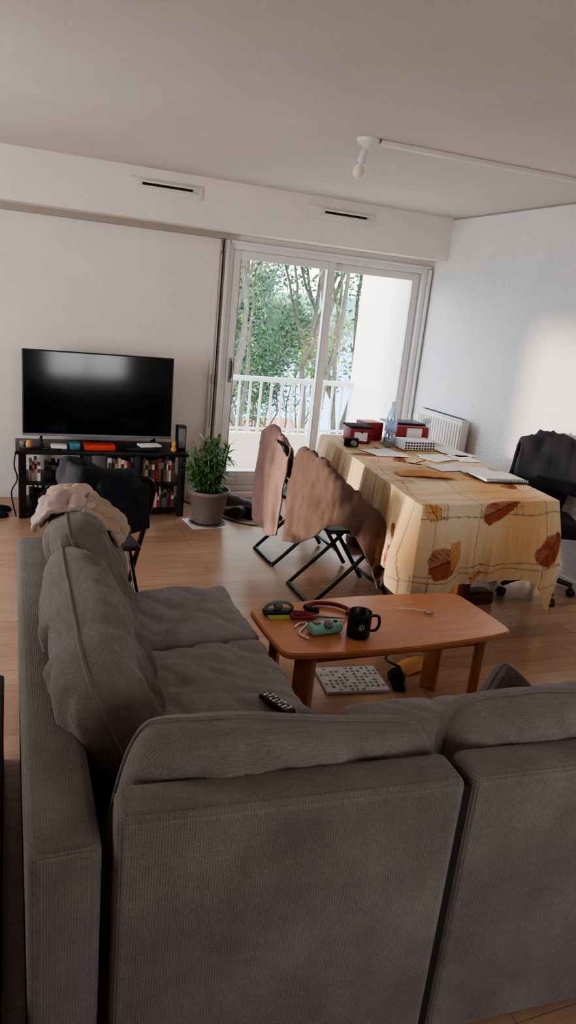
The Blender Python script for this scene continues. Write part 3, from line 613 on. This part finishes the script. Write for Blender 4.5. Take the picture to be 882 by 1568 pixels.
# floor items
mz=empty('magazine',(1.47,2.60,0),(0,0,-.12)); box('pages',(-.15,-.11,0),(.15,.11,.012),M_paper,mz,.002); box('cover',(-.15,-.11,.012),(.15,.11,.0145),M_cover,mz)
random.seed(31); vs=[];fs=[];vt=[];ft=[]
for i in range(11):
    for j in range(8):
        if random.random()<.3: continue
        cx=-.135+i*.027; cy=-.096+j*.027; a=random.choice([0,1.57,3.14,4.71]); V,Fc=(vs,fs) if random.random()<.75 else (vt,ft); k=len(V)
        for q in range(3): V.append((cx+.013*math.cos(a+q*2.09),cy+.013*math.sin(a+q*2.09),.0149))
        Fc.append((k,k+1,k+2))
add('print_teal',mesh('p',vs,fs),M_teal,mz); add('print_dark',mesh('p',vt,ft),M_grey,mz)
bgp=empty('small_pouch',(1.84,2.66,0),(0,0,.3)); loft('pouch',[[(-.10,-.05,.006),(0,-.06,.02),(.10,-.05,.006)],[(-.1,0,.03),(0,0,.05),(.1,0,.03)],[(-.1,.05,.006),(0,.06,.02),(.1,.05,.006)]],M_tan,bgp,6,6,.006,20,.006); tube('strap',[(-.1,0,.03),(-.12,.08,.04),(0,.13,.03),(.13,.07,.03),(.1,0,.03)],.006,M_black,bgp)
cs_=empty('slipper',(1.68,2.54,0),(0,0,1.2)); box('sole',(-.08,-.03,0),(.08,.03,.02),M_blackf,cs_,.01); loft('strap',[[(-.0,-.031,.01),(0,0,.05),(0,.031,.01)],[(.04,-.031,.01),(.04,0,.045),(.04,.031,.01)],[(.075,-.025,.01),(.075,0,.03),(.075,.025,.01)]],M_blackf,cs_,5,5,.001)
# ---------------- chairs ----------------
def fold_chair(name,loc,rz,seatmat=M_black,wd=.40):
    e=empty(name,loc,(0,0,rz)); h=wd/2
    tube('back_frame',[(.27,-h,.012),(.0,-h,.42),(-.16,-h,.66),(-.23,-h+.01,.78),(-.245,-h+.06,.82),(-.245,0,.825),(-.245,h-.06,.82),(-.23,h-.01,.78),(-.16,h,.66),(0,h,.42),(.27,h,.012)],.0135,M_blackm,e,8)
    tube('front_cross',[(.22,-h,.09),(.22,h,.09)],.010,M_blackm,e,0)
    g=h-.025
    tube('rear_legs',[(.19,-g,.45),(.03,-g,.26),(-.22,-g,.03),(-.245,-g+.03,.012),(-.25,0,.012),(-.245,g-.03,.012),(-.22,g,.03),(.03,g,.26),(.19,g,.45)],.012,M_blackm,e,8)
    box('seat',(-.17,-g+.01,.435),(.22,g-.01,.458),seatmat,e,.012)
    loft('backrest',[[(-.110,-h,.58),(-.14,0,.58),(-.110,h,.58)],[(-.17,-h,.68),(-.20,0,.68),(-.17,h,.68)],[(-.225,-h,.78),(-.25,0,.79),(-.225,h,.78)]],seatmat,e,6,6,0,9,.012)
    return e
fold_chair('folding_chair',(1.84,3.60,0),0.0); fold_chair('folding_chair',(1.84,4.26,0),.02); fold_chair('folding_chair',(.42,3.42,0),math.radians(95),wd=.38)
loft('black_jacket',[[(.20,3.22,.62),(.22,3.10,.60),(.36,3.08,.58),(.50,3.10,.58),(.585,3.14,.60)],[(.20,3.20,.84),(.24,3.12,.85),(.36,3.10,.84),(.48,3.12,.82),(.585,3.15,.79)],[(.21,3.22,.89),(.27,3.19,.91),(.37,3.18,.88),(.48,3.19,.85),(.59,3.2,.81)],[(.22,3.26,.84),(.28,3.26,.86),(.38,3.25,.83),(.48,3.25,.80),(.585,3.24,.77)],[(.24,3.28,.72),(.30,3.28,.72),(.38,3.27,.7),(.48,3.27,.66),(.58,3.27,.64)]],M_navy,None,7,7,.03,14,.014,5,(1,1,.6))
# one continuous blanket: back drape running on around the near side down to the front foot
loft('brown_blanket',[
 [(1.57,3.84,.27),(1.53,3.72,.30),(1.55,3.60,.33),(1.58,3.48,.40),(1.64,3.38,.50),(1.74,3.33,.50),(1.87,3.31,.32),(1.97,3.31,.13)],
 [(1.56,3.83,.50),(1.53,3.72,.51),(1.55,3.60,.53),(1.58,3.48,.56),(1.64,3.37,.60),(1.75,3.32,.58),(1.89,3.30,.42),(2.00,3.30,.20)],
 [(1.56,3.81,.70),(1.545,3.72,.70),(1.555,3.60,.70),(1.58,3.48,.70),(1.63,3.36,.69),(1.76,3.32,.64),(1.92,3.31,.50),(2.03,3.31,.29)],
 [(1.575,3.80,.83),(1.575,3.72,.85),(1.58,3.60,.85),(1.59,3.48,.84),(1.63,3.37,.80),(1.77,3.34,.70),(1.94,3.33,.56),(2.05,3.33,.38)],
 [(1.63,3.80,.82),(1.63,3.72,.835),(1.63,3.60,.835),(1.64,3.50,.825),(1.67,3.41,.78),(1.78,3.37,.70),(1.93,3.36,.56),(2.04,3.36,.40)],
 [(1.67,3.80,.66),(1.68,3.72,.66),(1.69,3.60,.66),(1.69,3.50,.66),(1.71,3.43,.64),(1.79,3.40,.60),(1.91,3.385,.50),(2.01,3.38,.38)]],M_brown,None,10,9,.030,14,.012,4,(1,1,.28))
loft('pink_coat',[
 [(1.60,4.50,.24),(1.54,4.40,.23),(1.55,4.28,.22),(1.56,4.16,.20),(1.60,4.06,.22)],
 [(1.59,4.49,.5),(1.54,4.39,.48),(1.55,4.28,.48),(1.56,4.16,.48),(1.61,4.04,.5)],
 [(1.58,4.47,.70),(1.55,4.39,.71),(1.56,4.28,.71),(1.57,4.17,.70),(1.62,4.04,.68)],
 [(1.59,4.44,.82),(1.585,4.38,.855),(1.585,4.28,.865),(1.59,4.17,.85),(1.63,4.05,.79)],
 [(1.65,4.43,.81),(1.64,4.38,.84),(1.64,4.28,.85),(1.64,4.18,.83),(1.66,4.07,.78)],
 [(1.70,4.42,.62),(1.71,4.37,.62),(1.71,4.28,.62),(1.71,4.2,.62),(1.71,4.10,.62)]],M_pink,None,12,9,.034,14,.012,6,(1,1,.22))
# office chair
oc=empty('office_chair',(3.20,3.46,0),(0,0,math.radians(-118)))
for i in range(5):
    a=i*2*math.pi/5+.3; dx,dy=math.cos(a),math.sin(a)
    tube('spoke_%d'%i,[(0,0,.11),(dx*.15,dy*.15,.10),(dx*.26,dy*.26,.075)],lambda t:.022-.008*t,M_black,oc,4)
    tube('caster_%d'%i,[(dx*.26-dy*.02,dy*.26+dx*.02,.028),(dx*.26+dy*.02,dy*.26-dx*.02,.028)],.028,M_black,oc,0,sides=18)
lathe('gas_column',[(0,.08),(.03,.08),(.03,.25),(.018,.26),(.018,.42),(.06,.43),(0,.44)],(0,0,0),M_black,oc)
slab('seat',(-.21,-.21,.43),(.21,.21,.52),M_blackf,oc,.02,.003,1,.04,12)
loft('backrest',[[(-.20,-.17,.58),(-.23,0,.58),(-.20,.17,.58)],[(-.22,-.18,.78),(-.25,0,.78),(-.22,.18,.78)],[(-.23,-.15,.94),(-.26,0,.95),(-.23,.15,.94)]],M_blackf,oc,8,8,.0,9,.04)
tube('back_bar',[(-.05,0,.44),(-.22,0,.45),(-.26,0,.55),(-.27,0,.7)],.018,M_black,oc)
for sy in(-1,1): tube('armrest',[(-.05,sy*.20,.47),(-.05,sy*.23,.5),(-.04,sy*.24,.66),(.02,sy*.24,.69),(.14,sy*.24,.69)],.014,M_black,oc)
loft('draped_jacket',[[(-.31,-.20,.50),(-.34,0,.46),(-.31,.20,.50)],[(-.30,-.21,.7),(-.325,0,.7),(-.30,.21,.7)],[(-.29,-.19,.91),(-.31,0,.96),(-.29,.19,.91)],[(-.24,-.18,.98),(-.26,0,1.02),(-.24,.18,.98)],[(-.17,-.19,.92),(-.18,0,.95),(-.17,.19,.92)],[(-.12,-.21,.64),(-.13,0,.66),(-.12,.21,.64)]],M_navy,oc,10,8,.03,13,.015,2)
# ---------------- lights ----------------
def area(n,loc,rot,sx,sy,e,c=(1,1,1)):
    l=bpy.data.lights.new(n,'AREA'); l.shape='RECTANGLE'; l.size=sx; l.size_y=sy; l.energy=e; l.color=c
    o=bpy.data.objects.new(n,l); o.location=loc; o.rotation_euler=rot; col.objects.link(o); return o
area('rear_fill_light',(1.4,YS-.02,1.5),(math.radians(90),0,0),1.3,1.1,11,(1,.95,.9))  # fill lamp added behind the camera, in the rear window opening
area('west_fill_light',(XL+.02,3.4,1.28),(0,math.radians(-90),0),1.8,1.2,30,(1,.94,.88))  # added fill lamp just inside the unseen west window, lifts the room
sl=bpy.data.lights.new('sun','SUN'); sl.energy=4.2; sl.color=(1,.84,.66); sl.angle=math.radians(3.5)
so=bpy.data.objects.new('sun',sl); so.rotation_euler=Vector((1,.04,-.085)).to_track_quat('-Z','Y').to_euler(); col.objects.link(so)
wd=bpy.data.worlds.new('sky'); bpy.context.scene.world=wd; wd.use_nodes=True; N=wd.node_tree.nodes; L=wd.node_tree.links
bg=N['Background']; tc=N.new('ShaderNodeTexCoord'); sx=N.new('ShaderNodeSeparateXYZ'); L.new(tc.outputs['Generated'],sx.inputs[0])
rp=N.new('ShaderNodeValToRGB'); rp.color_ramp.elements[0].position=.0; rp.color_ramp.elements[0].color=(.90,.95,1,1); rp.color_ramp.elements[1].position=.6; rp.color_ramp.elements[1].color=(.62,.79,1,1)
L.new(sx.outputs['Z'],rp.inputs[0]); L.new(rp.outputs[0],bg.inputs[0]); bg.inputs[1].default_value=6.5
# ---------------- camera ----------------
F=Vector((.3648,.8894,-.2756)).normalized(); R=Vector((.9311,-.3518,.0972)); R=(R-F*R.dot(F)).normalized(); U=R.cross(F).normalized()
cd=bpy.data.cameras.new('camera'); cam=bpy.data.objects.new('camera',cd); col.objects.link(cam)
cd.sensor_fit='VERTICAL'; cd.sensor_height=36; cd.lens=1080/1568*36; cd.clip_start=.02; cd.clip_end=2000
Mx=Matrix((R,U,-F)).transposed().to_4x4(); Mx.translation=Vector((0,0,1.638)); cam.matrix_world=Mx
bpy.context.scene.camera=cam
vsn=bpy.context.scene.view_settings; vsn.view_transform='AgX'; vsn.look='AgX - Medium High Contrast'; vsn.exposure=0.33
